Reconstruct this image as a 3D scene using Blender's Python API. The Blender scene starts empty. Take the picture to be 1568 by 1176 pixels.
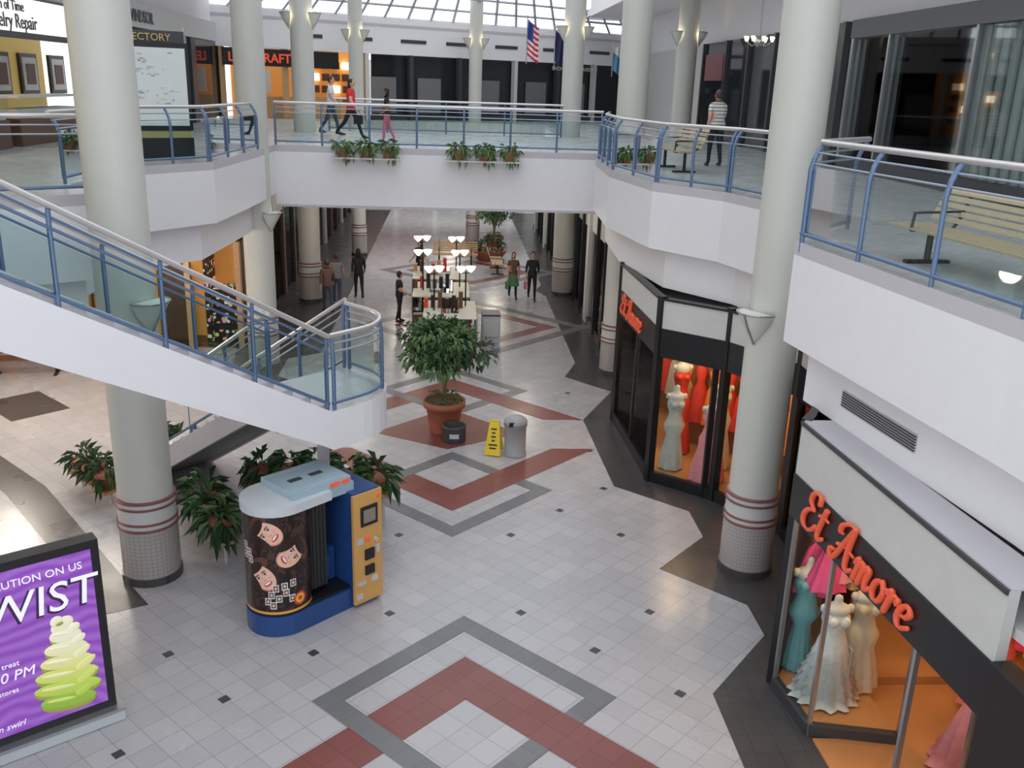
import bpy, bmesh, math, random
from mathutils import Matrix, Vector
random.seed(7)
U=5.65
sc=bpy.context.scene
try: sc.view_settings.view_transform='Standard'
except Exception: pass

# ---------------------------------------------------------------- materials
def newmat(name):
    m=bpy.data.materials.new(name);m.use_nodes=True
    nt=m.node_tree;b=nt.nodes['Principled BSDF'];return m,nt,b
def mat(name,col,rough=.5,metal=0,emis=0,ecol=None,noise=0.06,nscale=4.,bump=0,trans=0):
    m,nt,b=newmat(name)
    c=(*col,1)
    b.inputs['Base Color'].default_value=c
    b.inputs['Roughness'].default_value=rough;b.inputs['Metallic'].default_value=metal
    if noise:
        tc=nt.nodes.new('ShaderNodeTexCoord');n=nt.nodes.new('ShaderNodeTexNoise')
        n.inputs['Scale'].default_value=nscale;n.inputs['Detail'].default_value=4
        nt.links.new(tc.outputs['Object'],n.inputs['Vector'])
        mx=nt.nodes.new('ShaderNodeMix');mx.data_type='RGBA'
        mx.inputs[6].default_value=tuple(max(0,x*(1-noise)) for x in col)+(1,)
        mx.inputs[7].default_value=tuple(min(1,x*(1+noise)) for x in col)+(1,)
        nt.links.new(n.outputs['Fac'],mx.inputs[0]);nt.links.new(mx.outputs[2],b.inputs['Base Color'])
        if bump:
            bp=nt.nodes.new('ShaderNodeBump');bp.inputs['Strength'].default_value=bump
            nt.links.new(n.outputs['Fac'],bp.inputs['Height']);nt.links.new(bp.outputs[0],b.inputs['Normal'])
    if emis:
        b.inputs['Emission Color'].default_value=(*(ecol or col),1);b.inputs['Emission Strength'].default_value=emis
    return m
def glass(name,col=(.9,.97,.97),refl=.12,rough=.02):
    m=bpy.data.materials.new(name);m.use_nodes=True;nt=m.node_tree;nt.nodes.clear()
    o=nt.nodes.new('ShaderNodeOutputMaterial');t=nt.nodes.new('ShaderNodeBsdfTransparent');g=nt.nodes.new('ShaderNodeBsdfGlossy')
    t.inputs[0].default_value=(*col,1);g.inputs['Roughness'].default_value=rough
    mx=nt.nodes.new('ShaderNodeMixShader');lw=nt.nodes.new('ShaderNodeLayerWeight');lw.inputs[0].default_value=refl
    nt.links.new(lw.outputs['Fresnel'],mx.inputs[0]);nt.links.new(t.outputs[0],mx.inputs[1]);nt.links.new(g.outputs[0],mx.inputs[2])
    nt.links.new(mx.outputs[0],o.inputs[0]);return m
class E:
    nt=None
    def __init__(s,k): s.k=k
    @staticmethod
    def op(o,*a):
        n=E.nt.nodes.new('ShaderNodeMath');n.operation=o
        for i,x in enumerate(a):
            if isinstance(x,E): E.nt.links.new(x.k,n.inputs[i])
            else: n.inputs[i].default_value=x
        return E(n.outputs[0])
    def __add__(s,o): return E.op('ADD',s,o)
    def __sub__(s,o): return E.op('SUBTRACT',s,o)
    def __mul__(s,o): return E.op('MULTIPLY',s,o)
    def lt(s,o): return E.op('LESS_THAN',s,o)
    def gt(s,o): return E.op('GREATER_THAN',s,o)
    def fract(s): return E.op('FRACT',s)
    def floor(s): return E.op('FLOOR',s)
    def abs(s): return E.op('ABSOLUTE',s)
def cmix(f,a,b):
    n=E.nt.nodes.new('ShaderNodeMix');n.data_type='RGBA'
    if isinstance(f,E): E.nt.links.new(f.k,n.inputs[0])
    else: n.inputs[0].default_value=f
    for i,x in ((6,a),(7,b)):
        if isinstance(x,tuple): n.inputs[i].default_value=(*x,1)
        else: E.nt.links.new(x,n.inputs[i])
    return n.outputs[2]
def tilemat(name,base,grout,size,rot45=True,rough=.3,line=.03,var=.06):
    m,nt,b=newmat(name);E.nt=nt
    g=nt.nodes.new('ShaderNodeNewGeometry');s=nt.nodes.new('ShaderNodeSeparateXYZ');nt.links.new(g.outputs['Position'],s.inputs[0])
    x,y=E(s.outputs[0]),E(s.outputs[1])
    if rot45: p=(x+y)*(.7071/size);q=(x-y)*(.7071/size)
    else: p=x*(1/size);q=y*(1/size)
    ln=E.op('MAXIMUM',p.fract().lt(line),q.fract().lt(line))
    cb=nt.nodes.new('ShaderNodeCombineXYZ');nt.links.new(p.floor().k,cb.inputs[0]);nt.links.new(q.floor().k,cb.inputs[1])
    w=nt.nodes.new('ShaderNodeTexWhiteNoise');nt.links.new(cb.outputs[0],w.inputs['Vector'])
    lo=tuple(c*(1-var) for c in base);hi=tuple(c*(1+var) for c in base)
    tile=cmix(E(w.outputs['Value']),lo,hi)
    n=nt.nodes.new('ShaderNodeTexNoise');n.inputs['Scale'].default_value=1.2;nt.links.new(g.outputs['Position'],n.inputs['Vector'])
    rr=E(n.outputs['Fac'])*.2+(rough-.1)
    nt.links.new(rr.k,b.inputs['Roughness'])
    nt.links.new(cmix(ln,tile,grout),b.inputs['Base Color']);return m
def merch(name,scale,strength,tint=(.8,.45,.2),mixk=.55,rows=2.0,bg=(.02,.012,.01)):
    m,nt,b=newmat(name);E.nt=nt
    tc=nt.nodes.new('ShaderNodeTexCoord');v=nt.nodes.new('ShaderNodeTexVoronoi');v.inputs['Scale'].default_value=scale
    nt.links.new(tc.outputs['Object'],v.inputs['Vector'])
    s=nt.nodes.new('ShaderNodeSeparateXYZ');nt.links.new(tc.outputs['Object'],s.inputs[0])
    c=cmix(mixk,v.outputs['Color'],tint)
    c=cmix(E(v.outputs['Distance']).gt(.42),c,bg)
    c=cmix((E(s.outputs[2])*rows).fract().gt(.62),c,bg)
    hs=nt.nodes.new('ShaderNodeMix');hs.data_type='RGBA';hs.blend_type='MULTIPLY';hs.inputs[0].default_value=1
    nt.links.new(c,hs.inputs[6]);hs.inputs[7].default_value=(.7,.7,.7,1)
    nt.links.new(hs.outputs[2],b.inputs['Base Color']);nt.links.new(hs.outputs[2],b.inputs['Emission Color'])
    b.inputs['Emission Strength'].default_value=strength;b.inputs['Roughness'].default_value=.6;return m  # goods emit their own colour, standing in for shop lighting

WHITE=mat('painted_fascia_white',(.80,.79,.81),.55,noise=.03)
COPE=mat('coping_gray',(.53,.51,.54),.5,noise=.04)
COLM=mat('column_cream',(.58,.58,.53),.45,noise=.03)
RING=mat('column_ring_maroon',(.22,.07,.07),.4)
BLACK=mat('black_paint',(.012,.012,.014),.35,noise=.1)
DARK=mat('dark_gray',(.05,.05,.055),.4)
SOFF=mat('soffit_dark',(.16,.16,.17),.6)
GRAN=tilemat('dark_granite',(.065,.06,.06),(.03,.03,.03),.3,False,.3)
GRAY=tilemat('gray_terrazzo',(.16,.16,.165),(.12,.12,.12),.3,True,.35)
RED=tilemat('red_terrazzo',(.21,.06,.05),(.15,.04,.035),.336,True,.35)
TILE=tilemat('floor_tile_cream',(.44,.425,.435),(.31,.30,.31),.336,True,.26)
UTILE=tilemat('upper_floor_tile',(.52,.51,.51),(.4,.38,.37),.336,True,.28)
BLUE=mat('rail_blue_steel',(.13,.20,.33),.35,.3,noise=.03)
CHROME=mat('handrail_satin',(.66,.63,.62),.28,.6,noise=.02)
WIRE=mat('rail_gray_bar',(.36,.42,.50),.35,.5,noise=.02)
RGLASS=glass('balustrade_glass',(.76,.86,.86),.13)
SGLASS=glass('shop_glass',(.92,.95,.95),.06)
DGLASS=mat('dark_shop_glass',(.02,.025,.028),.06,noise=.1)
TERRA=mat('terracotta',(.38,.12,.07),.6,bump=.1)
SOIL=mat('soil',(.05,.03,.02),.9)
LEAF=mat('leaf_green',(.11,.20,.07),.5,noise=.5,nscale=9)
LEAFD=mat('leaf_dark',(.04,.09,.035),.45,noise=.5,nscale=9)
BARK=mat('bark',(.25,.18,.11),.8,bump=.3)
WOOD=mat('oak_wood',(.50,.30,.14),.45,noise=.2,nscale=12)
PWOOD=mat('pale_bench_wood',(.52,.40,.26),.45,noise=.15,nscale=12)
DWOOD=mat('dark_wood',(.12,.055,.03),.5,noise=.2,nscale=12)
ORANGE=mat('warm_wall',(.70,.30,.08),.6,emis=.22,ecol=(1,.36,.06))  # warm interior light put into the wall as emission
BROWNW=mat('shop_wall_brown',(.34,.15,.06),.6,noise=.2,nscale=2)
ORFLOOR=mat('warm_shop_floor',(.50,.24,.09),.35,noise=.2,nscale=1.5)
YELLOW=mat('ochre_wall',(.50,.38,.14),.6,emis=.18,ecol=(.9,.6,.15))  # wall glows faintly, interior light put into its colour
LAMPW=mat('lamp_white',(1,.93,.8),.4,emis=4,ecol=(1,.84,.58),noise=0)
SHADE=mat('frosted_shade',(.70,.70,.63),.4,noise=.03)
STEEL=mat('brushed_steel',(.45,.46,.47),.3,.8)
LGRAY=mat('light_gray_plastic',(.50,.53,.55),.4)
OFFW=mat('offwhite_panel',(.58,.58,.56),.5)
REDL=mat('sign_red',(.70,.07,.03),.4,emis=.3,ecol=(1,.12,.04),noise=0)
SCR=mat('script_red',(.72,.11,.05),.4,emis=.12,ecol=(1,.15,.06),noise=0)
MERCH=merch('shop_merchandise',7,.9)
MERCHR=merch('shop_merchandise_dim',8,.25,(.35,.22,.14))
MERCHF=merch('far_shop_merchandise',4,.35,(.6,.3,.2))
CURT=mat('gray_curtain',(.52,.55,.54),.6,noise=.15,nscale=3)

# ---------------------------------------------------------------- mesh builder
class M:
    def __init__(s): s.v=[];s.f=[];s.mi=[];s.sm=[];s.mats=[];s.T=Matrix.Identity(4)
    def add(s,vs,fs,m,smooth=False):
        if m not in s.mats: s.mats.append(m)
        k=s.mats.index(m);o=len(s.v)
        s.v+= [s.T@Vector(v) for v in vs]
        for f in fs: s.f.append([o+i for i in f]);s.mi.append(k);s.sm.append(smooth)
    def box(s,c,d,m,rz=0,R=None):
        x,y,z=d[0]/2,d[1]/2,d[2]/2
        R=R or Matrix.Rotation(rz,3,'Z');c=Vector(c)
        vs=[c+R@Vector(p) for p in ((-x,-y,-z),(x,-y,-z),(x,y,-z),(-x,y,-z),(-x,-y,z),(x,-y,z),(x,y,z),(-x,y,z))]
        s.add(vs,[(0,3,2,1),(4,5,6,7),(0,1,5,4),(1,2,6,5),(2,3,7,6),(3,0,4,7)],m)
    def bx(s,x0,x1,y0,y1,z0,z1,m): s.box(((x0+x1)/2,(y0+y1)/2,(z0+z1)/2),(abs(x1-x0),abs(y1-y0),abs(z1-z0)),m)
    def prism(s,poly,z0,z1,m,mtop=None):
        n=len(poly);vs=[(p[0],p[1],z0) for p in poly]+[(p[0],p[1],z1) for p in poly]
        s.add(vs,[(i,(i+1)%n,n+(i+1)%n,n+i) for i in range(n)],m)
        s.add([(p[0],p[1],z0) for p in poly],[tuple(range(n))[::-1]],m)
        s.add([(p[0],p[1],z1) for p in poly],[tuple(range(n))],mtop or m)
    def wall(s,p0,p1,z0,z1,t,m):
        p0=Vector(p0[:2]);p1=Vector(p1[:2]);d=p1-p0;L=d.length
        s.box(((p0.x+p1.x)/2,(p0.y+p1.y)/2,(z0+z1)/2),(L,t,z1-z0),m,math.atan2(d.y,d.x))
    def tube(s,a,b,r,m,n=8,r2=None):
        a=Vector(a);b=Vector(b);r2=r if r2 is None else r2;d=(b-a)
        if d.length<1e-5: return
        q=d.to_track_quat('Z','Y').to_matrix();vs=[]
        for c,rr in ((a,r),(b,r2)):
            for i in range(n):
                t=2*math.pi*i/n;vs.append(c+q@Vector((rr*math.cos(t),rr*math.sin(t),0)))
        s.add(vs,[(i,(i+1)%n,n+(i+1)%n,n+i) for i in range(n)],m,n>4)
        s.add(vs,[tuple(range(n))[::-1],tuple(range(n,2*n))],m)
    def path(s,pts,r,m,n=8):
        for a,b in zip(pts,pts[1:]): s.tube(a,b,r,m,n)
        for p in pts[1:-1]: s.ball(p,(r,r,r),m,6,8)
    def ball(s,c,r,m,nu=8,nv=12,R=None):
        c=Vector(c);vs=[];R=R or Matrix.Identity(3)
        for i in range(nu+1):
            a=math.pi*i/nu
            for j in range(nv):
                t=2*math.pi*j/nv;vs.append(c+R@Vector((r[0]*math.sin(a)*math.cos(t),r[1]*math.sin(a)*math.sin(t),r[2]*math.cos(a))))
        s.add(vs,[(i*nv+j,(i+1)*nv+j,(i+1)*nv+(j+1)%nv,i*nv+(j+1)%nv) for i in range(nu) for j in range(nv)],m,True)
    def lathe(s,c,prof,m,n=24,sy=1,fn=None,smooth=True):
        vs=[];k=len(prof)
        for (r,z) in prof:
            for j in range(n):
                t=2*math.pi*j/n;rr=r*(fn(t,z) if fn else 1)
                vs.append((c[0]+rr*math.cos(t),c[1]+rr*math.sin(t)*sy,c[2]+z))
        s.add(vs,[(i*n+j,i*n+(j+1)%n,(i+1)*n+(j+1)%n,(i+1)*n+j) for i in range(k-1) for j in range(n)],m,smooth)
        s.add(vs[:n],[tuple(range(n))[::-1]],m);s.add(vs[-n:] ,[tuple(range(n))],m)
    def text(s,txt,size,o,ux,uz,m,shear=0,extr=.008,align='LEFT',off=0):
        cu=bpy.data.curves.new('t','FONT');cu.body=txt;cu.size=size;cu.shear=shear;cu.extrude=extr;cu.align_x=align;cu.resolution_u=3;cu.offset=off
        ob=bpy.data.objects.new('t',cu);sc.collection.objects.link(ob);bpy.context.view_layer.update()
        me=bpy.data.meshes.new_from_object(ob.evaluated_get(bpy.context.evaluated_depsgraph_get()))
        ux=Vector(ux).normalized();uz=Vector(uz).normalized();un=ux.cross(uz);o=Vector(o)
        s.add([o+ux*v.co.x+uz*v.co.y+un*v.co.z for v in me.vertices],[tuple(p.vertices) for p in me.polygons],m)
        bpy.data.objects.remove(ob);bpy.data.curves.remove(cu);bpy.data.meshes.remove(me)
    def script(s,txt,size,o,ux,uz,m,r=.04,slant=.28,gap=.02):
        G={'E':(.62,[[(.60,.80),(.55,.96),(.36,1.0),(.2,.9),(.2,.7),(.42,.56)],[(.42,.56),(.18,.47),(.04,.25),(.12,.04),(.34,-.02),(.55,.08),(.66,.22)]]),
           't':(.42,[[(.24,.82),(.17,.45),(.13,.14),(.22,.0),(.38,.10)],[(.0,.56),(.2,.62),(.42,.60)]]),
           'A':(.90,[[(.08,.18),(-.06,.12),(-.02,-.02),(.14,.0),(.34,.42),(.60,1.0)],[(.60,1.0),(.58,.5),(.62,.1),(.74,-.02),(.88,.08)],[(.60,1.0),(.36,1.0),(.12,.86),(.10,.70),(.22,.68)],[(.12,.36),(.40,.44),(.82,.40)]]),
           'm':(.68,[[(0,.36),(.08,.5),(.11,.3),(.08,0)],[(.1,.26),(.2,.47),(.3,.44),(.3,.2),(.27,0)],[(.3,.26),(.42,.48),(.52,.44),(.50,.16),(.56,0),(.68,.1)]]),
           'o':(.46,[[(.27,.5),(.10,.42),(.04,.18),(.16,0),(.34,.06),(.40,.30),(.27,.5),(.36,.42),(.48,.44)]]),
           'r':(.36,[[(0,.40),(.09,.52),(.10,.3),(.06,0)],[(.1,.26),(.20,.46),(.34,.46),(.34,.38)]]),
           'e':(.46,[[(.05,.22),(.28,.28),(.36,.42),(.22,.52),(.07,.36),(.05,.12),(.2,-.02),(.44,.12)]]),' ':(.30,[])}
        ux=Vector(ux).normalized();uz=Vector(uz).normalized();o=Vector(o);x0=0
        for ch in txt:
            w,st=G[ch]
            for P in st:
                P=[Vector((p[0],p[1],0)) for p in P];Q=[P[0]*2-P[1]]+P+[P[-1]*2-P[-2]];pts=[]
                for i in range(len(P)-1):
                    for k in range(6):
                        t=k/6.;a_,b_,c_,d_=Q[i:i+4]
                        pts.append(.5*((2*b_)+(c_-a_)*t+(2*a_-5*b_+4*c_-d_)*t*t+(3*b_-a_-3*c_+d_)*t**3))
                pts.append(P[-1])
                W3=[o+ux*((x0+p.x+slant*p.y)*size)+uz*(p.y*size) for p in pts]
                for i in range(len(pts)-1):
                    dv=(pts[i+1]-pts[i]);th_=r*size*(.55+.9*abs(dv.y)/(dv.length+1e-6)) 
                    s.tube(W3[i],W3[i+1],th_,m,6);s.ball(W3[i+1],(th_*.95,)*3,m,4,6)
            x0+=w+gap
    def leaves(s,c,r,n,size,m,shell=.45,droop=0,asp=.45):
        for _ in range(n):
            while 1:
                p=Vector((random.uniform(-1,1),random.uniform(-1,1),random.uniform(-1,1)))
                if shell<p.length<1: break
            q=Vector((p.x*r[0],p.y*r[1],p.z*r[2]))+Vector(c)
            d=(p.normalized()+Vector((random.uniform(-.7,.7),random.uniform(-.7,.7),random.uniform(-.7,.5)-droop))).normalized()
            w=d.cross(Vector((random.uniform(-.3,.3),random.uniform(-.3,.3),1))).normalized()
            L=size*random.uniform(.7,1.3);up=w.cross(d)*L*.12
            t=q+d*L-Vector((0,0,L*.25*(.5+droop)))
            s.add([q,q+d*L*.5+w*L*asp*.5+up,t,q+d*L*.5-w*L*asp*.5+up],[(0,1,2),(0,2,3)],m)
    def obj(s,name,recalc=True):
        if not s.v: return None
        xs=[v.x for v in s.v];ys=[v.y for v in s.v];zs=[v.z for v in s.v]
        o=Vector(((min(xs)+max(xs))/2,(min(ys)+max(ys))/2,min(zs)))
        me=bpy.data.meshes.new(name);me.from_pydata([v-o for v in s.v],[],s.f)
        for m in s.mats: me.materials.append(m)
        me.polygons.foreach_set('material_index',s.mi);me.polygons.foreach_set('use_smooth',s.sm);me.update()
        if recalc:
            b=bmesh.new();b.from_mesh(me);bmesh.ops.recalc_face_normals(b,faces=b.faces);b.to_mesh(me);b.free()
        ob=bpy.data.objects.new(name,me);ob.location=o;sc.collection.objects.link(ob);return ob
def V3(p,z): return Vector((p[0],p[1],z))

# ---------------------------------------------------------------- camera
f=1413.;th=math.radians(17.9);yaw=math.radians(4.1);roll=.033
F=Vector((math.sin(yaw)*math.cos(th),math.cos(yaw)*math.cos(th),-math.sin(th)))
R0=Vector((math.cos(yaw),-math.sin(yaw),0));U0=R0.cross(F)
R=(R0+roll*U0).normalized();Up=(U0-roll*R0).normalized()
cam=bpy.data.objects.new('camera',bpy.data.cameras.new('camera'));sc.collection.objects.link(cam)
mw=Matrix((R,Up,-F)).transposed().to_4x4();mw.translation=Vector((0,0,7.3));cam.matrix_world=mw
cam.data.sensor_width=36;cam.data.lens=36*f/1568;cam.data.clip_end=500;sc.camera=cam

# ---------------------------------------------------------------- floor + inlays
a=M();a.bx(-18,14,-3,60,-.2,0,TILE);a.obj('floor')
a=M()
def diam(pts,m,z=.004): a.prism(pts,0.0005,z,m)
def ringseg(cx,C,s0,s1,b0,sgn,side,m,z):
    pts=[(cx,C+sgn*s1),(cx+side*(s1-b0),C+sgn*b0),(cx+side*(s0-b0),C+sgn*b0),(cx,C+sgn*s0)]
    diam(pts,m,z)
for C,cx in ((19.0,.08),(6.75,.25)):
    for sgn in (-1,1):
        for side in (-1,1):
            gz=.006
            ringseg(cx,C,4.5,4.9,3.0,sgn,side,GRAY,gz)
            diam([(cx+side*1.5,C+sgn*3.0),(cx+side*1.9,C+sgn*3.0),(cx,C+sgn*1.1),(cx,C+sgn*1.5)],GRAY,gz)
            ringseg(cx,C,3.0,3.9,.9,sgn,side,RED,.008 if side>0 else .004)
    diam([(cx-.1,C+1.6),(cx+1.5,C),(cx-.1,C-.95),(cx-1.7,C)],RED,.005)
for i in range(-5,4):
    for k in range(0,9):
        for sg in (-1,1):
            if (i+k)%2==0:
                x=1.08+.95*i;y=12.95+sg*(1.22+.96*k)
                if x>3.1 or x<-6: continue
                C=19 if sg>0 else 6.75
                if abs(x-.1)+abs(y-C)<5.0 and abs(x)<2.6: continue
                if abs(x)<2.2 and abs(y-C)<3: continue
                diam([(x-.085,y),(x,y-.085),(x+.085,y),(x,y+.085)],DARK,.003)
for C in (28.5,37.5):
    for sgn in (-1,1):
        for side in (-1,1):
            ringseg(.8,C,3.2,3.7,0,sgn,side,GRAY,.005);ringseg(.8,C,2.0,2.6,0,sgn,side,RED,.004)
rb=[(3.4,-3),(3.4,9.8),(4.5,11.1),(4.5,11.9),(3.4,13.0),(4.4,14.1),(4.4,15.1),(3.2,16.2),(3.1,19.9),(4.1,22),(3.06,23.2),(3.5,24.5),(3.5,33),(3.2,34),(3.5,35),(3.5,56),(14,56),(14,-3)]
diam(rb,GRAN,.003)
for p in ([(-4.3,12.0),(-5.0,12.9),(-7.4,16.1),(-9.5,18.2),(-9.95,17.75),(-8.0,15.8),(-5.6,12.75),(-4.9,11.7)],
          [(-9.5,19.5),(-8.6,20.4),(-9.8,21.6),(-10.7,20.7)],[(-3.4,22),(-4.4,23),(-4.4,24.6),(-3.6,25.2),(-3.6,56),(-12,56),(-12,25.6),(-6,25.6),(-5.6,23)]):
    diam(p,GRAN,.003)
a.obj('floor_inlay')

# ---------------------------------------------------------------- upper floors (fascia)
Lp=[(-5.0,2),(-4.85,8.85),(-5.9,9.9),(-7.4,11.4),(-6.4,12.75),(-5.0,13.75),(-5.85,14.8),(-5.85,18.0),(-4.8,19.45),(-4.6,23.0),(-4.6,25.0)]
Rp=[(4.9,2),(4.55,6.9),(4.10,10.75),(5.2,12.0),(5.2,14.5),(4.76,16.1),(3.79,17.5),(3.4,20.2),(3.55,23.2),(4.2,25.0)]
def slab(name,poly,poly2,z=(3.65,4.42,U)):
    a=M();a.prism(poly,z[1],U-.16,WHITE);a.prism([(p[0],p[1]) for p in poly],U-.16,U,COPE,UTILE)
    if poly2: a.prism(poly2,z[0],z[1],WHITE)
    return a
def off(P,dx): return [(x+dx,y) for x,y in P]
a=slab('',Lp+[(-4.6,50),(-16,50),(-16,2)],off(Lp,-.35)+[(-5.1,25.6),(-16,25.6),(-16,2)]);a.obj('upper_floor_left')
a=slab('',Rp+[(4.2,50),(14,50),(14,2)],off(Rp,.35)+[(4.55,50),(14,50),(14,2)]);
v0=(4.555,9.85);v1=(4.72,8.42)
a.wall(v0,v1,3.88,4.08,.03,COPE)
for i in range(6): a.wall(v0,v1,3.9+.03*i,3.915+.03*i,.05,DARK)
a.obj('upper_floor_right')
a=M();a.bx(-4.6,4.2,25,33,4.1,U-.16,WHITE);a.prism([(-4.6,25),(4.2,25),(4.2,33),(-4.6,33)],U-.16,U,COPE,UTILE)
a.bx(-4.6,4.2,24.96,25.0,4.08,4.14,COPE);a.obj('upper_floor_bridge')
a=M();a.bx(-4.6,4.2,43,50,4.1,U,UTILE);a.obj('upper_floor_back')
a=M();a.bx(-5,5,-3,.9,5.3,U,UTILE);a.obj('upper_floor_near')

# ---------------------------------------------------------------- balustrades
def rail(a,pts,inw,H=1.06,sp=1.15,lean=.13,thick=.013,bm=None):
    pts=[Vector(p) for p in pts];bm=bm or WIRE
    def nrm(i):
        d=Vector((0,0,0))
        for j in (i-1,i):
            if 0<=j<len(pts)-1: d+=(pts[j+1]-pts[j]).normalized()
        d.z=0;d.normalize();return Vector((-d.y,d.x,0))*inw
    ns=[nrm(i) for i in range(len(pts))]
    o=lambda i,dz,k: pts[i]+Vector((0,0,dz))+ns[i]*k
    def post(p,n):
        c=[p+Vector((0,0,-.12)),p+Vector((0,0,H-.32)),p+Vector((0,0,H-.19))+n*lean*.25,p+Vector((0,0,H-.09))+n*lean*.65,p+Vector((0,0,H-.04))+n*lean]
        a.path(c,.028,BLUE,6)
    segs=[(pts[i+1]-pts[i]).length for i in range(len(pts)-1)]
    tot=sum(segs)
    def at(s):
        for i,L in enumerate(segs):
            if s<=L+1e-6 or i==len(segs)-1:
                d=pts[i+1]-pts[i];dn=Vector((d.x,d.y,0)).normalized();return pts[i]+d*(min(s,L)/L),Vector((-dn.y,dn.x,0))*inw
            s-=L
    if min(segs)>.5:
        ss=[];acc=0
        for L in segs:
            n=max(1,round(L/sp));ss+=[acc+min(max(L*k/n,.04),L-.04) for k in range(n+1)];acc+=L
    else:
        n=max(1,round(tot/sp));ss=[min(max(tot*k/n,.03),tot-.03) for k in range(n+1)]
    for s_ in ss:
        p,nn=at(s_);post(p,nn)
    for dz,k,r,m in ((H,lean,.034,CHROME),(H-.12,lean*.6,thick,bm),(H-.24,.02,thick,bm),(.10,0,.024,BLUE)):
        a.path([o(i,dz,k) for i in range(len(pts))],r,m,8 if r>.02 else 6)
    for i in range(len(pts)-1):
        a.add([o(i,.12,.02),o(i+1,.12,.02),o(i+1,H-.27,.02),o(i,H-.27,.02)],[(0,1,2,3)],RGLASS)
def offp(P): return [V3(p,U) for p in P]
a=M();rail(a,offp([(4.95,2.2),(4.60,6.9),(4.13,10.68),(5.2,11.85)]),-1,H=1.15,lean=.11);a.obj('balustrade',False)
a=M();rail(a,offp([(5.27,14.5),(4.83,16.12),(3.86,17.55),(3.47,20.2),(3.62,23.2),(4.0,25.07)]),-1);a.obj('balustrade',False)
a=M();rail(a,offp([(4.0,25.08),(-4.6,25.08)]),-1,sp=1.25);a.obj('balustrade',False)
a=M();rail(a,offp([(-4.66,23.3),(-4.87,19.48),(-5.92,18.02),(-5.92,14.8)]),-1);a.obj('balustrade',False)
a=M();rail(a,offp([(-5.08,13.75),(-6.45,12.82),(-7.45,11.45)]),-1);a.obj('balustrade',False)
a=M();rail(a,offp([(3.8,32.9),(-4.2,32.9)]),1,sp=2);a.obj('balustrade',False)

# ---------------------------------------------------------------- staircase
a=M();d=Vector((.7071,.7071,0));n=Vector((-.7071,.7071,0));W=1.5;ZL=2.9
A=Vector((-1.6,12.1,0));A2=A+n*W
def flight(lo,up,side,z0,z1,run,steps,clip=False):
    for k in (0,W-.1):
        q=lo+side*k
        if clip: prof=[(0,0),(0,z0+.12),(run,z1+.02),(run,z1-.32),(.55,0)]
        else: prof=[(0,z0+.05),(run,z1-.03),(run,z1-.78),(0,z0-.5)]
        vs=[q+up*s_+Vector((0,0,z_)) for s_,z_ in prof]+[q+side*.1+up*s_+Vector((0,0,z_)) for s_,z_ in prof]
        m=len(prof);a.add(vs,[tuple(range(m)),tuple(range(m,2*m))[::-1]]+[(i,(i+1)%m,m+(i+1)%m,m+i) for i in range(m)],COPE if clip else WHITE)
    ang=math.atan2(up.y,up.x)
    for i in range(steps):
        s_=run*(i+.5)/steps;z_=z0+(z1-z0)*(i+1)/steps
        c=lo+side*(W/2)+up*s_
        a.box((c.x,c.y,z_-.11),(run/steps+.02,W-.2,.16),COPE,ang)
    z0b,z1b=(z0-.4,z1-.65)
    s0=0.5 if clip else 0
    if clip: z0b=.02;z1b=z1-.3
    p=[lo+side*.1+up*s0+Vector((0,0,z0b)),lo+side*(W-.1)+up*s0+Vector((0,0,z0b)),lo+side*(W-.1)+up*run+Vector((0,0,z1b)),lo+side*.1+up*run+Vector((0,0,z1b))]
    a.add(p,[(0,1,2,3)],SOFF if clip else OFFW)  # lower flight underside: shading put into the dark colour
flight(A,-d,n,ZL,U,4.6,16)
B2=A2+d*W
lowrun=4.9
flight(A2+n*lowrun,-n,d,0,ZL,lowrun,17,True)
arc=[A]
cc=A+d*(W-.95)+n*.95
arc.append(A+d*(W-.95))
for i in range(1,9):
    t=i/8*math.pi/2;arc.append(cc+(-n)*.95*math.cos(t)+d*.95*math.sin(t))
arc.append(B2)
poly=[(p.x,p.y) for p in arc]+[(A2.x,A2.y)]
a.prism(poly,ZL-.52,ZL+.05,WHITE,UTILE)
c=A+d*.5+n*.9;a.tube((c.x,c.y,0),(c.x,c.y,ZL-.5),.09,COPE,12)
e=n*.06
pts=[A-d*4.6+e+Vector((0,0,U-.03))]+[p*1.0+Vector((0,0,ZL+.05)) for p in [A+e]]
rail(a,pts,-1,sp=1.5,lean=.02,thick=.018,bm=BLUE)
inn=[]
for p in arc: 
    v=(A+d*.75+n*.75-p);v.z=0;inn.append(p+v.normalized()*.06+Vector((0,0,ZL+.05)))
rail(a,inn,1,sp=1.0,lean=.03,thick=.016)
g=A2-n*.06
rail(a,[g-d*4.6+Vector((0,0,U-.03)),g+Vector((0,0,ZL+.05))],-1,sp=1.5,lean=.02,thick=.018,bm=BLUE)
g=A2+d*.06;rail(a,[g+Vector((0,0,ZL+.1)),g+n*lowrun+Vector((0,0,.1))],1,sp=1.6,lean=.02)
g=B2-d*.06;rail(a,[g+Vector((0,0,ZL+.1)),g+n*lowrun+Vector((0,0,.1))],-1,sp=1.6,lean=.02)
g=A2+d*.06+n*lowrun
a.path([g+n*(.25*math.sin(t))+Vector((0,0,.9+.25*math.cos(t))) for t in [i*math.pi/8 for i in range(9)]],.03,CHROME)
a.obj('staircase',False)

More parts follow.
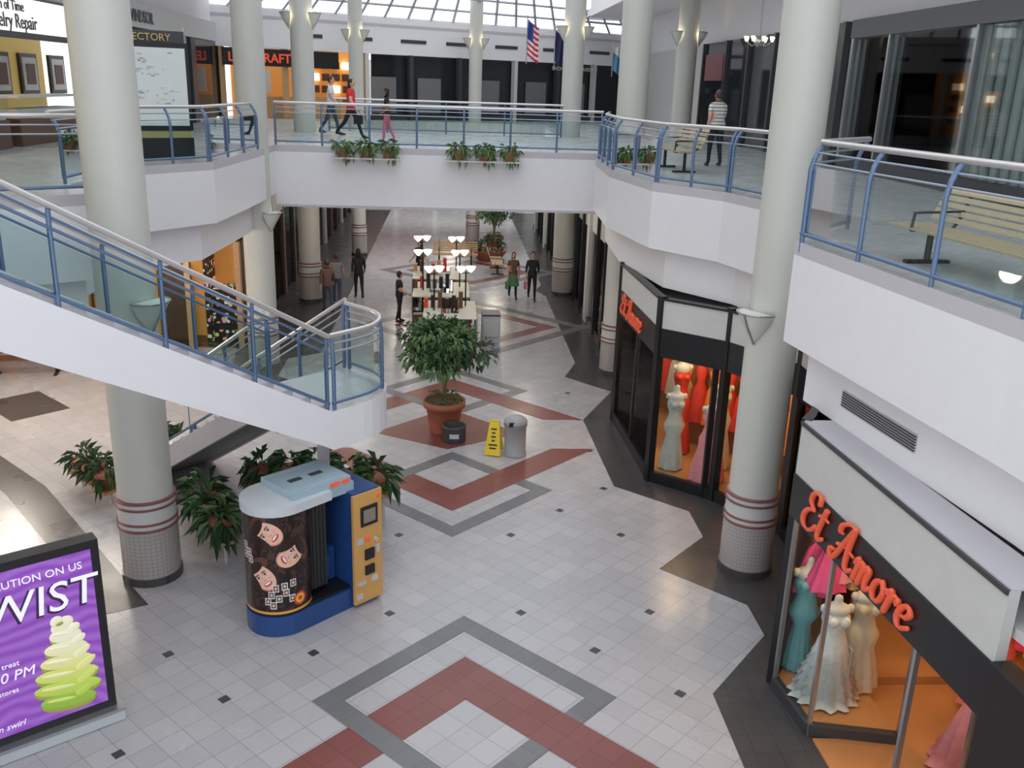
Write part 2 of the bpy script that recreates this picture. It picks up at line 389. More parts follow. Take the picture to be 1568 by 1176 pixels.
# ---------------------------------------------------------------- columns
def sconce(a,c,ang,z):
    R=Matrix.Rotation(ang,3,'Z');c=Vector((c[0],c[1],z))
    vs=[];n=12
    for i in range(n+1):
        t=math.pi*i/n-math.pi/2;vs.append(c+R@Vector((.30*math.cos(t),.30*math.sin(t),.18)))
    for i in range(n+1):
        t=math.pi*i/n-math.pi/2;vs.append(c+R@Vector((.20*math.cos(t),.20*math.sin(t),-.02)))
    vs.append(c+R@Vector((0.02,0,-.30)))
    fs=[(i,i+1,n+2+i,n+1+i) for i in range(n)]+[(n+1+i,n+2+i,2*n+2) for i in range(n)]
    a.add(vs,fs,SHADE,True);a.add(vs[:n+1],[tuple(range(n+1))],LAMPW if z>7 else SHADE)
    a.path([vs[i]+Vector((0,0,0)) for i in range(n+1)],.016,STEEL,6)
    a.path([vs[n//2],vs[n+1+n//2],vs[-1]],.02,STEEL,6)
CTILE,nt,b=newmat('column_mosaic');E.nt=nt
tc=nt.nodes.new('ShaderNodeTexCoord');s_=nt.nodes.new('ShaderNodeSeparateXYZ');nt.links.new(tc.outputs['Object'],s_.inputs[0])
at=E.op('ARCTAN2',E(s_.outputs[1]),E(s_.outputs[0]));ln=E.op('MAXIMUM',(at*(40/6.283)).fract().lt(.12),(E(s_.outputs[2])*16).fract().lt(.12))
nt.links.new(cmix(ln,(.42,.38,.36),(.28,.24,.23)),b.inputs['Base Color']);b.inputs['Roughness'].default_value=.3
def column(x,y,r=.37,top=10.6,sc_=(),seg=40):
    a=M()
    a.lathe((x,y,0),[(r+.05,0),(r+.05,.12)],GRAN,seg);a.lathe((x,y,0),[(r+.03,.12),(r+.03,.9)],CTILE,seg)
    for z in (.9,1.0,1.24,1.34): 
        a.lathe((x,y,0),[(r+.01,z-.02),(r+.045,z-.01),(r+.045,z+.015),(r+.01,z+.025)],RING,seg)
    a.lathe((x,y,0),[(r+.025,.9),(r+.025,1.34)],OFFW,seg);a.lathe((x,y,0),[(r,1.34),(r,top)],COLM,seg)
    for ang,z in sc_: sconce(a,(x+math.cos(ang)*r,y+math.sin(ang)*r),ang,z)
    a.obj('column')
pi=math.pi
column(-4.5,12.9,.39,sc_=((-.5,4.15),(2.2,4.15)))
column(4.8,13.05,.38,sc_=((pi+.55,4.1),))
column(-4.9,23.9,.37,sc_=((-.4,3.9),))
column(4.45,23.7,.37)
for x,y in ((-4.8,31.7),(4.15,33.5),(-4.0,40.8),(1.05,44.6),(8.2,34)):
    column(x,y,.36 if y<40 else .30,top=12.1,sc_=((-.25,9.1),(pi+.25,9.1)),seg=24)

# ---------------------------------------------------------------- ceiling / skylight / outer walls
MUL=mat('skylight_mullion',(.40,.42,.45),.5)
a=M();a.bx(-16,-6.5,2,38,10.6,10.9,WHITE);a.bx(6.5,16,2,50,10.6,10.9,WHITE);a.obj('ceiling')
WB=lambda x,dy=0:(x,46.5+(x-2)*.577+dy)
a=M()
for i in range(25):
    x=-12+i;p=WB(x)
    a.tube((p[0],p[1],9.95),(p[0]*.55+.9,p[1]-6,13.2),.06,MUL,4)
for k in range(8):
    t=k/7.;p0=WB(-12);p1=WB(12)
    a.tube((p0[0]*(1-.45*t)+.9*t,p0[1]-6*t,9.95+3.25*t),(p1[0]*(1-.45*t)+.9*t,p1[1]-6*t,9.95+3.25*t),.05,MUL,4)
for i in range(14): a.bx(-6.5+i,-6.42+i,4,38,13.2,13.35,MUL)
for j in range(16): a.bx(-6.5,6.5,4+2.2*j,4.06+2.2*j,13.1,13.25,MUL)
a.bx(-6.6,-6.4,2,44,10.5,13.3,WHITE);a.bx(6.4,6.6,2,46,10.5,13.3,WHITE)
a.obj('skylight_frame')
a=M();a.wall(WB(-14),WB(14),8.45,9.95,.3,WHITE);a.wall(WB(-14,-.12),WB(14,-.12),9.6,9.7,.15,COPE)
for x in (-6.6,-4.6,-2.3,-.3,2.0,4.4,6.9): a.wall(WB(x,-.18),WB(x+1.1,-.18),8.95,9.1,.05,DARK)
a.obj('wall_back_upper')
a=M();a.bx(-9.8,-9.5,27,39.5,U,10.6,WHITE);a.bx(-9.8,-9.5,2,27,8.8,10.6,WHITE);a.obj('wall_left_upper')
a=M();a.bx(9.5,9.8,2,50.5,9.0,10.6,WHITE);a.bx(9.5,9.8,22.5,23.0,U,9.0,WHITE);a.bx(9.5,9.8,36,50.5,U,9.0,OFFW);a.obj('wall_right_upper')
a=M();a.bx(-16,-15.7,2,26,0,3.65,WHITE);a.obj('wall_left_lower')
a=M();a.bx(-12,12,58,58.3,0,8.5,OFFW);a.obj('wall_back_lower')

# upper back storefronts
a=M()
a.wall(WB(-3.6,.3),WB(9.3,.3),U,8.45,.05,DGLASS)
for x,m in ((-3.8,OFFW),(-1.9,DARK),(.3,DARK),(3.0,OFFW),(5.2,DARK),(7.2,OFFW),(9.3,DARK)): a.wall(WB(x-.08),WB(x+.08),U,8.45,.28,m)
a.wall(WB(-3.6,.05),WB(9.3,.05),U,U+.25,.2,DARK)
for x in (-3,-1,1.8,4.2,6.3): a.wall(WB(x-.6,.2),WB(x+.45,.2),U+.3,7.5,.08,SOFF)
ux=Vector((1,.577,0)).normalized()
a.text('SHOPS ON THE AVENUE',.26,(*WB(4.9,-.25),8.1),ux,(0,0,1),OFFW)
a.obj('shopfront_upper_back')
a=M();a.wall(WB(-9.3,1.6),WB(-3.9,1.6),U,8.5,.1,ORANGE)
for x in (-9.3,-7.0,-4.0): a.wall(WB(x-.1),WB(x+.1),U,8.45,.2,WOOD)
a.wall(WB(-9.2,-.18),WB(-4.9,-.18),7.75,8.42,.1,BLACK)
a.text('LENSCRAFTERS',.50,(*WB(-9.0,-.27),7.9),ux,(0,0,1),REDL,off=.01)
for i in range(5):
    for j in range(4): a.wall(WB(-6.6+i*.42,1.4),WB(-6.3+i*.42,1.4),U+.6+j*.5,U+.9+j*.5,.1,(LAMPW if (i*3+j)%5==0 else DWOOD))
a.wall(WB(-8.4,1.4),WB(-7.8,1.4),U+1,U+2,.1,SHADE);a.wall(WB(-9,.8),WB(-5,.8),U,U+.9,.3,WOOD)
a.obj('shopfront_optician')
# upper left jewelry shop
a=M();SIGNW=mat('sign_white',(.8,.8,.78),.5,emis=.8,ecol=(1,1,.97))
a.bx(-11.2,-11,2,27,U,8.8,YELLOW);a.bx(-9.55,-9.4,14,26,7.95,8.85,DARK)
a.bx(-9.42,-9.36,15.5,24.6,8.08,8.78,SIGNW)
a.text('Fountain of Time',.3,(-9.34,20.2,8.5),(0,1,0),(0,0,1),DARK)
a.text('Jewelry Repair',.42,(-9.34,20.4,8.15),(0,1,0),(0,0,1),DARK)
for y in (19,20.6,22.2,23.8,25.4,27.2):
    a.bx(-10.98,-10.9,y,y+1.0,6.7,7.7,BLACK);a.bx(-10.9,-10.88,y+.1,y+.9,6.8,7.6,OFFW);a.bx(-10.88,-10.86,y+.25,y+.75,6.95,7.45,DWOOD)
for y in (14,18,22): 
    a.bx(-10.2,-9.6,y,y+3.5,U,U+.6,DWOOD);a.bx(-10.15,-9.65,y+.05,y+3.45,U+.6,U+.8,OFFW);a.bx(-10.2,-9.6,y,y+3.5,U+.6,U+1.05,SGLASS);a.bx(-10.22,-9.58,y,y+3.5,U+1.05,U+1.1,OFFW)
a.obj('shopfront_jewelry')
a=M()
for k in range(3):
    y=28+k*4.2;a.bx(-9.5,-9.42,y,y+3.6,U+.1,8.6,(MERCHR,DGLASS,DGLASS)[k]);a.bx(-9.5,-9.35,y+3.6,y+4.2 if k<2 else y+3.7,U,8.7,DARK)
a.bx(-9.5,-9.3,27,39.5,8.6,9.3,OFFW)
a.text('WINDSOR',.5,(-9.28,29,8.75),(0,1,0),(0,0,1),DARK)
a.obj('shopfront_upper_left')
# upper right shops
a=M()
a.bx(9.6,9.7,2,22.5,U,9.0,CURT)
for i in range(60): a.tube((9.55,2.5+i*.33,U+.2),(9.55,2.5+i*.33,8.7),.05,CURT,6)
a.bx(9.35,9.42,2,22.5,U,9.0,glass('upper_shop_glass',(.86,.90,.89),.12))
for y in (3,6.5,10,13.5,17,20.5,22.4): a.bx(9.3,9.45,y-.04,y+.04,U,9.0,STEEL)
a.bx(9.52,9.56,18.2,20.4,U+.3,8.0,BLACK)
a.bx(9.3,9.5,2,22.5,U,U+.3,DARK);a.bx(9.28,9.5,2,22.5,8.6,9.0,SOFF)
a.obj('shopfront_upper_right')
a=M();a.bx(9.4,9.5,23,36,U,9.0,DGLASS)
for y in (23,25.5,28,30.5,33,36): a.bx(9.3,9.45,y-.08,y+.08,U,9.0,DARK)
for i in range(14): a.bx(9.34,9.4,33.2+i*.18,33.28+i*.18,U+.2,U+1.6,BLACK)
a.bx(9.33,9.4,33.3,35.6,7.7,8.6,mat('maroon_panel',(.25,.08,.09),.5))
a.obj('shopfront_upper_right')
a=M();cx,cy,cz=8.6,27.2,8.7
a.tube((cx,cy,cz+.1),(cx,cy,10.6),.02,STEEL);a.ball((cx,cy,cz),(.12,.12,.16),STEEL)
for i in range(8):
    t=i*pi/4;px,py=cx+.38*math.cos(t),cy+.38*math.sin(t);a.path([(cx,cy,cz),(cx+.2*math.cos(t),cy+.2*math.sin(t),cz-.12),(px,py,cz)],.012,STEEL,6);a.lathe((px,py,cz),[(.02,0),(.05,.08),(.06,.13)],LAMPW,10)
a.obj('chandelier')

# ---------------------------------------------------------------- right lower shop
S1=[(4.75,22.6),(3.82,19.9),(3.93,16.5),(4.97,15.6),(5.8,14.2),(5.75,12.5)]
a=M()
for p,q in zip(S1,S1[1:]):
    a.wall(p,q,0.004,.22,.10,BLACK);a.wall(p,q,2.55,3.1,.12,BLACK);a.wall(p,q,3.1,3.66,.10,OFFW);a.wall(p,q,3.63,3.67,.16,BLACK)
    a.wall(p,q,.22,2.55,.015,SGLASS)
for p in S1: a.box((p[0],p[1],1.85),(.14,.14,3.7),BLACK,math.radians(20))
p=Vector(S1[1]).lerp(Vector(S1[2]),.5);a.box((p.x,p.y,1.3),(.06,.06,2.6),BLACK)
p=Vector(S1[2]).lerp(Vector(S1[3]),.86);a.box((p.x,p.y,1.3),(.10,.10,2.6),BLACK)
a.script('Et Amore',.44,(3.74,19.6,2.66),(.036,-1,0),(0,0,1),SCR,.05)
N=[(5.75,12.5),(4.36,10.2),(4.22,10.0),(4.47,6.15),(4.9,2)]
a.wall(N[0],N[1],0,3.66,.1,BLACK);a.wall(N[1],N[2],0,3.66,.12,BLACK)
a.wall(N[2],N[3],2.98,3.64,.10,OFFW);a.wall(N[2],N[3],2.45,2.98,.14,BLACK);a.prism([(4.20,10.0),(4.44,6.15),(4.9,6.15),(4.6,10.0)],3.64,3.652,COPE);a.wall((4.165,10),(4.415,6.15),3.60,3.645,.03,DARK)
a.script('Et Amore',.50,(4.145,9.60,2.53),(.065,-1,0),(0,0,1),SCR,.052,gap=.07)
a.wall((4.47,6.15),(4.52,5.5),0,3.0,.2,BLACK);a.wall((4.52,5.5),(4.9,2),0,3.66,.1,OFFW)
G0=(4.24,9.93);G1=(4.34,9.0);G2=(5.35,8.8)
for p,q in ((G0,G1),(G1,G2)):
    a.wall(p,q,.16,2.45,.012,SGLASS);a.wall(p,q,.004,.16,.1,DARK)
for p in (G0,G1,G2): a.box((p[0],p[1],1.22),(.05,.05,2.44),STEEL)
a.path([(4.62,8.9,.95),(4.62,8.8,.95),(4.62,8.8,1.3),(4.62,8.9,1.3)],.014,STEEL)
# open glass door leaf and jamb
a.wall((4.50,7.35),(5.35,7.55),.06,2.4,.012,SGLASS)
for t in (0,1): a.box((4.5+.85*t,7.35+.2*t,1.22),(.05,.05,2.4),STEEL)
a.wall((4.5,7.35),(5.35,7.55),.03,.12,.05,STEEL);a.wall((4.5,7.35),(5.35,7.55),2.36,2.44,.05,STEEL)
a.bx(7.9,8.0,2,23,0,3.6,BROWNW);a.bx(4.9,8,22.9,23,0,3.6,BROWNW);a.bx(5.0,8,4.0,4.1,0,3.6,BROWNW)
a.prism([(4.9,22.8)]+[(x+.06,y) for x,y in S1[1:]]+[(4.42,10.15),(4.28,9.95),(4.4,9.02),(5.35,8.85),(5.3,9.9),(8,9.9),(8,22.8)],.003,.15,ORFLOOR)
a.prism([(4.42,6.2),(8,4.1),(8,9.9),(5.36,9.9),(5.42,8.85),(4.36,8.9)],.003,.03,ORFLOOR)
a.prism([(4.9,22.8)]+[(x+.06,y) for x,y in S1[1:]]+[(4.42,10.15),(4.55,6.15),(4.9,4.1),(8,4.1),(8,22.8)],3.2,3.3,OFFW)
for x0,y0,x1,y1 in ((5.1,18.3,6.4,17.2),(6.4,17.2,6.9,15.4),(4.9,20.8,5.6,19.0)): a.wall((x0,y0),(x1,y1),.15,2.3,.06,BROWNW)
a.bx(5.5,5.6,10.75,11.6,.1,3.2,BROWNW)
a.obj('dress_shop')
def cloth(name,c): return mat(name,c,.55,noise=.25,nscale=9,bump=.25)
def gown(x,y,z0,col,h=1.55,flare=.38,k=11,name='dress_mannequin',bust=None,amp=.10,tiers=0,rz=0):
    a=M();m=col;sk=bust or OFFW
    wz=h*.66
    def fn(t,z):
        u=max(0,1-z/wz);return 1+amp*u*math.sin(k*t+z*3+x)+.04*u*math.sin(3*t)
    prof=[(flare,0),(flare*.93,.12*h),(flare*.8,.25*h),(flare*.62,.4*h),(.21,.52*h),(.165,.57*h),(.125,wz),(.14,.70*h),(.175,.76*h),(.17,.80*h),(.14,.83*h)]
    if tiers:
        prof=[]
        for i in range(tiers):
            u0=i/tiers;r=flare*(1-.55*u0)+.02;z=.5*h*u0;prof+=[(r*1.1,z),(r*.9,z+.45*h/tiers)]
        prof+=[(.18,.55*h),(.125,wz),(.14,.70*h),(.175,.76*h),(.17,.80*h),(.14,.83*h)]
    a.lathe((x,y,z0),prof,m,44,.8,fn)
    a.lathe((x,y,z0),[(.145,.825*h),(.17,.86*h),(.13,.895*h),(.06,.915*h),(.05,.96*h),(.045,.985*h),(.01,1.0*h)],sk,20,.75)
    for s in (-1,1): a.ball((x+s*.165,y,z0+.865*h),(.05,.05,.06),sk,6,8)
    for s in (-1,1): a.ball((x+s*.07,y-.10,z0+.775*h),(.075,.07,.075),m,8,10)
    a.tube((x,y,z0-.03),(x,y,z0+.1),.03,STEEL);a.lathe((x,y,z0-.03),[(.16,0),(.16,.02)],STEEL,20)
    a.obj(name)
cP=cloth('gown_pink',(.78,.28,.30));cC=cloth('gown_cream',(.66,.58,.44));cR=cloth('gown_red',(.6,.05,.03));cT=cloth('gown_teal',(.16,.42,.45))
cW=cloth('gown_white',(.76,.77,.74));cO=cloth('gown_orange',(.80,.28,.08));cCo=cloth('gown_coral',(.85,.25,.2));cG=cloth('gown_gold',(.6,.42,.18));cM=cloth('gown_magenta',(.80,.08,.26))
SILV=cloth('silver_cloth',(.50,.50,.44))
Z=.18
gown(4.98,16.15,Z,cP,1.66,.34);gown(4.42,16.75,Z,SILV,1.72,.24,7)
gown(4.2,18.4,Z,cG,1.7,.24,7);gown(4.25,19.35,Z,cO,1.7,.26);gown(5.5,15.45,Z,SILV,1.75,.22,7);gown(4.72,17.6,Z,cR,2.1,.28)
gown(6.1,14.55,Z,cG,1.8,.22,7);gown(6.1,13.6,Z,cG,1.85,.24);gown(5.35,16.8,Z,cC,1.9,.26)
gown(4.72,9.52,.18,cW,1.42,.36,13,amp=.13,tiers=6);gown(4.58,10.12,.18,cT,1.6,.18)
gown(5.2,9.75,.18,cC,1.45,.28,9);gown(5.95,8.35,.06,cP,1.4,.36,9,amp=.14,tiers=4);gown(6.7,9.3,.18,cCo,1.5,.34)
a=M()
for i,c in enumerate((cM,cCo,cR,cM,cO,cP,cM,cO,cR)):
    x=4.72+.15*i;y=10.22+.07*i+.1*(i%2)
    a.lathe((x,y,1.25+.14*(i%3)),[(.30,0),(.24,.25),(.14,.6),(.08,.68),(.13,.82),(.11,.95),(.03,1.05)],c,30,.6,lambda t,z:1+.16*math.sin(8*t+i))
for i,c in enumerate((cM,cP,cG,cO,cCo)):
    x=4.75+.2*i;y=9.98+.05*i;a.lathe((x,y,1.42+.12*(i%2)),[(.26,0),(.2,.2),(.1,.5),(.12,.7),(.03,.8)],c,26,.6,lambda t,z:1+.16*math.sin(7*t+i))
a.tube((4.6,10.2,2.42),(6.2,10.95,2.42),.015,STEEL)
for y in (5.5,6.3,7.0,7.8,8.6,9.6,10.6,11.6):
    a.bx(7.3,7.34,y-.3,y+.3,1.9,1.93,STEEL)
    for k in range(4): a.lathe((7.4,y-.3+.2*k,.7),[(.2,0),(.12,.7),(.08,.8),(.13,1.0),(.04,1.15)],random.choice((cM,cO,cP,cG,cR,cCo)),14,.6)
for (x0,y0,x1,y1) in ((4.95,18.1,6.2,17.1),(6.25,17.0,6.7,15.5),(4.75,20.5,5.4,19.2)):
    for k in range(6):
        t=k/5.;a.lathe((x0+(x1-x0)*t,y0+(y1-y0)*t,.75),[(.24,0),(.15,.7),(.08,.85),(.13,1.1),(.04,1.25)],random.choice((cR,cO,cC,cG,cR,cW,SILV)),16,.7,lambda t_,z:1+.12*math.sin(7*t_+k))
a.obj('dress_rack')

a=M()
a.bx(4.75,4.85,24.4,50,0,3.66,MERCHR);a.bx(4.5,4.6,24.4,50,3.0,3.7,OFFW)
for i,y in enumerate([24.4+1.6*k for k in range(16)]): a.bx(4.4,4.6,y,y+(.5 if i%3==0 else .1),0,3.7,BLACK if i%3 else OFFW)
a.bx(4.5,4.52,24.4,50,.2,3.0,SGLASS);a.bx(4.45,4.6,24.4,50,0,.2,BLACK)
for i in range(9): a.bx(4.62,4.74,24.9+2.4*i,26.2+2.4*i,.2,2.2,(OFFW,WOOD,DWOOD)[i%3])
a.obj('shopfront_lower_right')
a=M();a.bx(-6.9,-6.8,26,56,0,3.66,MERCH);a.bx(-5.9,-5.88,26,56,.1,3.0,SGLASS)
for i in range(14): a.bx(-6.0,-5.8,26+2.2*i,26.3+2.2*i,0,4.0,(DWOOD,DARK,OFFW)[i%3])
a.bx(-6.0,-5.8,26,56,3.0,4.1,OFFW)
for i in range(12): a.bx(-6.5,-6.2,26.6+2.2*i,28+2.2*i,0,1.0,DWOOD)
a.obj('shopfront_lower_left')
a=M();a.bx(-15.7,-5.9,26.9,27,0,3.66,ORANGE);a.bx(-15.7,-5.9,25.6,25.75,3.0,3.66,OFFW)
for i in range(8): a.bx(-15.6+1.38*i,-15.45+1.38*i,25.6,25.8,0,3.0,WOOD)
for i in range(7): a.bx(-15.2+1.38*i,-14.4+1.38*i,26.4,26.8,0,1.6+.3*(i%3),(MERCH,DWOOD)[i%2])
a.bx(-9.3,-6.4,25.5,25.6,3.1,3.6,REDL);a.bx(-15.7,-5.9,25.7,25.72,.1,3,SGLASS)
a.obj('shopfront_lower_left')
a=M()
a.bx(-5.8,-1,57.8,57.9,0,3.6,MERCHF);a.bx(-1,4.5,57.8,57.9,0,3.6,MERCHR)
for x in (-5.8,-3.4,-1,1.2,3.6): a.bx(x-.12,x+.12,57.5,57.9,0,3.8,OFFW)
a.bx(-5.8,-1.5,57.5,57.6,2.7,3.3,REDL);a.bx(-1,4.5,57.5,57.6,2.9,3.7,OFFW)
a.obj('shopfront_lower_back')

# ---------------------------------------------------------------- benches
def bench(x,y,z,rz,L=1.9,name='wooden_bench',wd=WOOD,sz=1.):
    a=M();a.T=Matrix.Translation((x,y,z))@Matrix.Rotation(rz,4,'Z')@Matrix.Diagonal((1,1,sz,1))
    for i in range(6): a.box((0,-.22+.085*i,.44),(L,.065,.03),wd)
    for i in range(5): a.box((0,.27+.03*i,.54+.085*i),(L,.025,.065),wd,R=Matrix.Rotation(-.3,3,'X'))
    for s in (-1,1):
        sx=s*L*.36
        a.path([(sx,-.24,.42),(sx,.22,.42),(sx,.30,.55),(sx,.42,.95)],.02,BLACK)
        a.tube((sx,0,.42),(sx,0,.04),.035,BLACK);a.box((sx,0,.02),(.08,.5,.04),BLACK)
        a.path([(sx,-.24,.42),(sx,-.22,.64),(sx,.30,.66)],.016,BLACK)
    a.obj(name)
bench(5.15,8.35,U,math.radians(-84),3.0,wd=PWOOD,sz=.82);bench(4.9,20.6,U,math.radians(-85),wd=PWOOD)
bench(.2,39,0,0);bench(1.9,37.6,0,math.pi/2)
bench(-10.6,22.9,0,.2,wd=DWOOD)

# ---------------------------------------------------------------- plants
def tree(x,y,s=1.,name='potted_tree',n=2600):
    a=M();h=.72*s
    a.lathe((x,y,.008),[(.30*s,0),(.34*s,h*.3),(.40*s,h*.78),(.46*s,h*.8),(.47*s,h),(.42*s,h),(.40*s,h*.9)],TERRA,32)
    a.lathe((x,y,0),[(.355*s,h*.38),(.375*s,h*.42)],TERRA,32)
    a.lathe((x,y,0),[(.41*s,h*.86),(.01,h*.9)],SOIL,24)
    for i in range(4):
        ang=i*1.6;p=[(x+.05*math.cos(ang),y+.05*math.sin(ang),h*.85),(x+.03*math.cos(ang+1.2),y+.03*math.sin(ang+1.2),h+.35*s),(x+.12*math.cos(ang+2),y+.12*math.sin(ang+2),h+.75*s),(x+.4*s*math.cos(ang+2.3),y+.4*s*math.sin(ang+2.3),h+1.2*s)]
        a.path(p,.022*s,BARK,7)
    for i in range(18):
        ang=i*2.4;rr=.66*s*math.sqrt(((i*7)%18+.5)/18);zz=(1.60+.80*((i*5)%18)/18)*s
        rr*=1-.35*abs(zz/s-1.95)
        q=random.uniform(.25,.42)*s
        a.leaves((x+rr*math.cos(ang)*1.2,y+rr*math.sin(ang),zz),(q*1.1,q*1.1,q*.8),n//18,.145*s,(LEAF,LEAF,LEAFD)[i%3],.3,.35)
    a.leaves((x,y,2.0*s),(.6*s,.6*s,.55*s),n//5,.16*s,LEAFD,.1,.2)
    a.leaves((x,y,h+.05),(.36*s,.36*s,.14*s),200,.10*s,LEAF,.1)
    a.obj(name,False)
tree(-.1,19.15);tree(2.0,42.5,.95,n=1200)
a=M();a.lathe((1.7,40.2,0),[(.5,0),(.75,.4),(.75,.45)],TERRA,24);a.leaves((1.7,40.2,.6),(.7,.7,.3),350,.2,LEAFD);a.obj('potted_shrub',False)
def planter(x,y,rz,L,z=.45,n=120,sz=.34,sp=.30,name='planter_box'):
    a=M();a.T=Matrix.Translation((x,y,0))@Matrix.Rotation(rz,4,'Z')
    a.box((0,0,z-.02),(L,.36,.05),WOOD)
    k=max(1,round(L/.5))
    for i in range(k):
        cx=-L/2+L*(i+.5)/k
        a.lathe((cx,0,z),[(.13,0),(.19,.22),(.21,.22),(.21,.27),(.17,.27),(.01,.24)],TERRA,20)
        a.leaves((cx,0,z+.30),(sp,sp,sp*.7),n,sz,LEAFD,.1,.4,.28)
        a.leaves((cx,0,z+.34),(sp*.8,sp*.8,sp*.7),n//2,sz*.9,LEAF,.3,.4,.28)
    for s in (-1,1): a.tube((s*(L/2-.15),0,.0),(s*(L/2-.15),0,z-.04),.03,COPE)
    a.obj(name,False)
planter(-3.80,13.85,math.radians(118),1.7,z=.42,n=60,sp=.28);planter(-6.35,15.75,math.radians(135),1.4,z=.3,n=42,sz=.28,sp=.22)
planter(-2.75,15.0,math.radians(5),1.5,z=.62,n=46,sz=.30,sp=.24);planter(-1.45,14.7,math.radians(-15),1.0,z=.62,n=55,sz=.32,sp=.26)
def boxes(x0,x1):
    a=M();a.bx(x0,x1,24.60,24.93,U-.28,U-.24,OFFW);
    for i in range(3):
        cx=x0+(x1-x0)*(i+.5)/3
        a.lathe((cx,24.76,U-.24),[(.12,0),(.17,.2),(.18,.24),(.15,.24),(.01,.2)],TERRA,18)
        a.leaves((cx,24.72,U+.06),(.24,.16,.12),80,.17,LEAF,.1,.5);a.leaves((cx+.1,24.70,U-.12),(.18,.10,.2),24,.14,LEAF,.1,1)
    a.tube((x0+.1,24.9,U-.26),(x0+.1,24.99,U-.26),.02,STEEL)
    a.obj('hanging_planter',False)
boxes(-3.1,-1.35);boxes(-.15,1.85)

# ---------------------------------------------------------------- bin, wet floor sign, ashtray
a=M();a.lathe((1.38,17.8,.009),[(.24,0),(.24,.04),(.225,.05),(.225,.66),(.24,.67),(.24,.72),(.225,.77),(.16,.82),(.05,.835),(.01,.84)],mat('bin_gray',(.33,.33,.34),.4),32)
a.box((1.33,17.59,.73),(.2,.03,.09),BLACK,.2);a.lathe((1.38,17.8,0),[(.245,.655),(.245,.672)],STEEL,32);a.obj('trash_bin')
YEL=mat('caution_yellow',(.80,.58,.03),.4)
a=M();Rz=Matrix.Rotation(-.25,3,'Z')
for s in (-1,1):
    Rm=Rz@Matrix.Rotation(s*.26,3,'X')
    c=Vector((.95,17.85,.36))+Rz@Vector((0,s*.10,0))
    vs=[c+Rm@Vector(p) for p in ((-.17,-.009,-.35),(.17,-.009,-.35),(.10,-.009,.35),(-.10,-.009,.35),(-.17,.009,-.35),(.17,.009,-.35),(.10,.009,.35),(-.10,.009,.35))]
    a.add(vs,[(0,1,2,3),(7,6,5,4),(0,4,5,1),(1,5,6,2),(2,6,7,3),(3,7,4,0)],YEL)
    if s<0:
        for j,w in ((.2,.12),(.12,.07),(.04,.10),(-.04,.07),(-.13,.18),(-.2,.14)): a.box(c+Rm@Vector((0,-.012,j)),(w,.004,.03),BLACK,R=Rm)
a.box((.95,17.85,.71),(.16,.04,.05),YEL,-.25);a.obj('wet_floor_sign')
a=M();a.lathe((.12,18.55,.009),[(.25,0),(.25,.30),(.26,.32),(.26,.36),(.21,.36),(.2,.33),(.01,.33)],DARK,28);a.box((.12,18.31,.18),(.2,.02,.1),LGRAY);a.obj('ash_urn')

# ---------------------------------------------------------------- photo booth
BP,nt,b=newmat('booth_picture');E.nt=nt
tc=nt.nodes.new('ShaderNodeTexCoord');s_=nt.nodes.new('ShaderNodeSeparateXYZ');nt.links.new(tc.outputs['UV'],s_.inputs[0])
mx_=E(s_.outputs[0])*1.18;my_=E(s_.outputs[1])*1.46
def ell(cx,cy,rx,ry,an=0,ox=0,oy=0):
    c_,n_=math.cos(an),math.sin(an);X0=cx+ox*c_-oy*n_;Y0=cy+ox*n_+oy*c_
    dx=mx_-X0;dy=my_-Y0
    p=(dx*c_+dy*n_)*(1/rx);q=(dy*c_-dx*n_)*(1/ry);return (p*p+q*q).lt(1)
nz=nt.nodes.new('ShaderNodeTexNoise');nz.inputs['Scale'].default_value=6;nz.inputs['Distortion'].default_value=3;nt.links.new(tc.outputs['UV'],nz.inputs['Vector'])
col=cmix(E(nz.outputs['Fac']).gt(.55),(.012,.008,.008),(.07,.03,.02))
SK=(.84,.50,.38);SKd=(.62,.30,.21);HR=(.03,.012,.01)
for cx,cy,an in ((.60,1.21,1.05),(.88,.86,-1.15),(.50,.55,.7)):
    col=cmix(ell(cx,cy,.24,.27,an,0,.06),col,HR);col=cmix(ell(cx,cy,.20,.10,an,.03,.19),col,(.12,.05,.03))
    col=cmix(ell(cx,cy,.155,.205,an),col,SKd);col=cmix(ell(cx,cy,.145,.195,an,.01,.006),col,SK)
    col=cmix(ell(cx,cy,.16,.07,an,-.03,.185),col,HR);col=cmix(ell(cx,cy,.05,.16,an,-.15,.05),col,HR)
    for sx in (-1,1):
        col=cmix(ell(cx,cy,.042,.009,an,sx*.062,.075),col,(.06,.03,.02));col=cmix(ell(cx,cy,.034,.014,an,sx*.062,.034),col,(.75,.70,.66));col=cmix(ell(cx,cy,.014,.015,an,sx*.062,.034),col,(.02,.01,.01));col=cmix(ell(cx,cy,.036,.006,an,sx*.062,.047),col,(.02,.01,.01))
        col=cmix(ell(cx,cy,.030,.024,an,sx*.085,-.045),col,(.80,.42,.32))
    col=cmix(ell(cx,cy,.024,.010,an,0,-.035),col,SKd);col=cmix(ell(cx,cy,.008,.045,an,-.018,.0),col,(.72,.40,.29))
    col=cmix(ell(cx,cy,.068,.034,an,0,-.10),col,(.55,.07,.08));col=cmix(ell(cx,cy,.052,.015,an,0,-.092),col,(.88,.85,.82))
for cx,cy in ((.20,.98),(.28,.90),(.19,.84),(.30,.80),(.60,.30),(.70,.24),(.80,.32),(.66,.40),(.78,.42),(.55,.20),(.88,.22),(.90,.45),(.62,.14)):
    q=E.op('MAXIMUM',(mx_-cx).abs()*1.3,(my_-cy).abs());col=cmix(q.lt(.055),col,(.75,.75,.73));col=cmix(q.lt(.040),col,(.10,.06,.05));col=cmix(ell(cx,cy,.018,.024),col,SK)
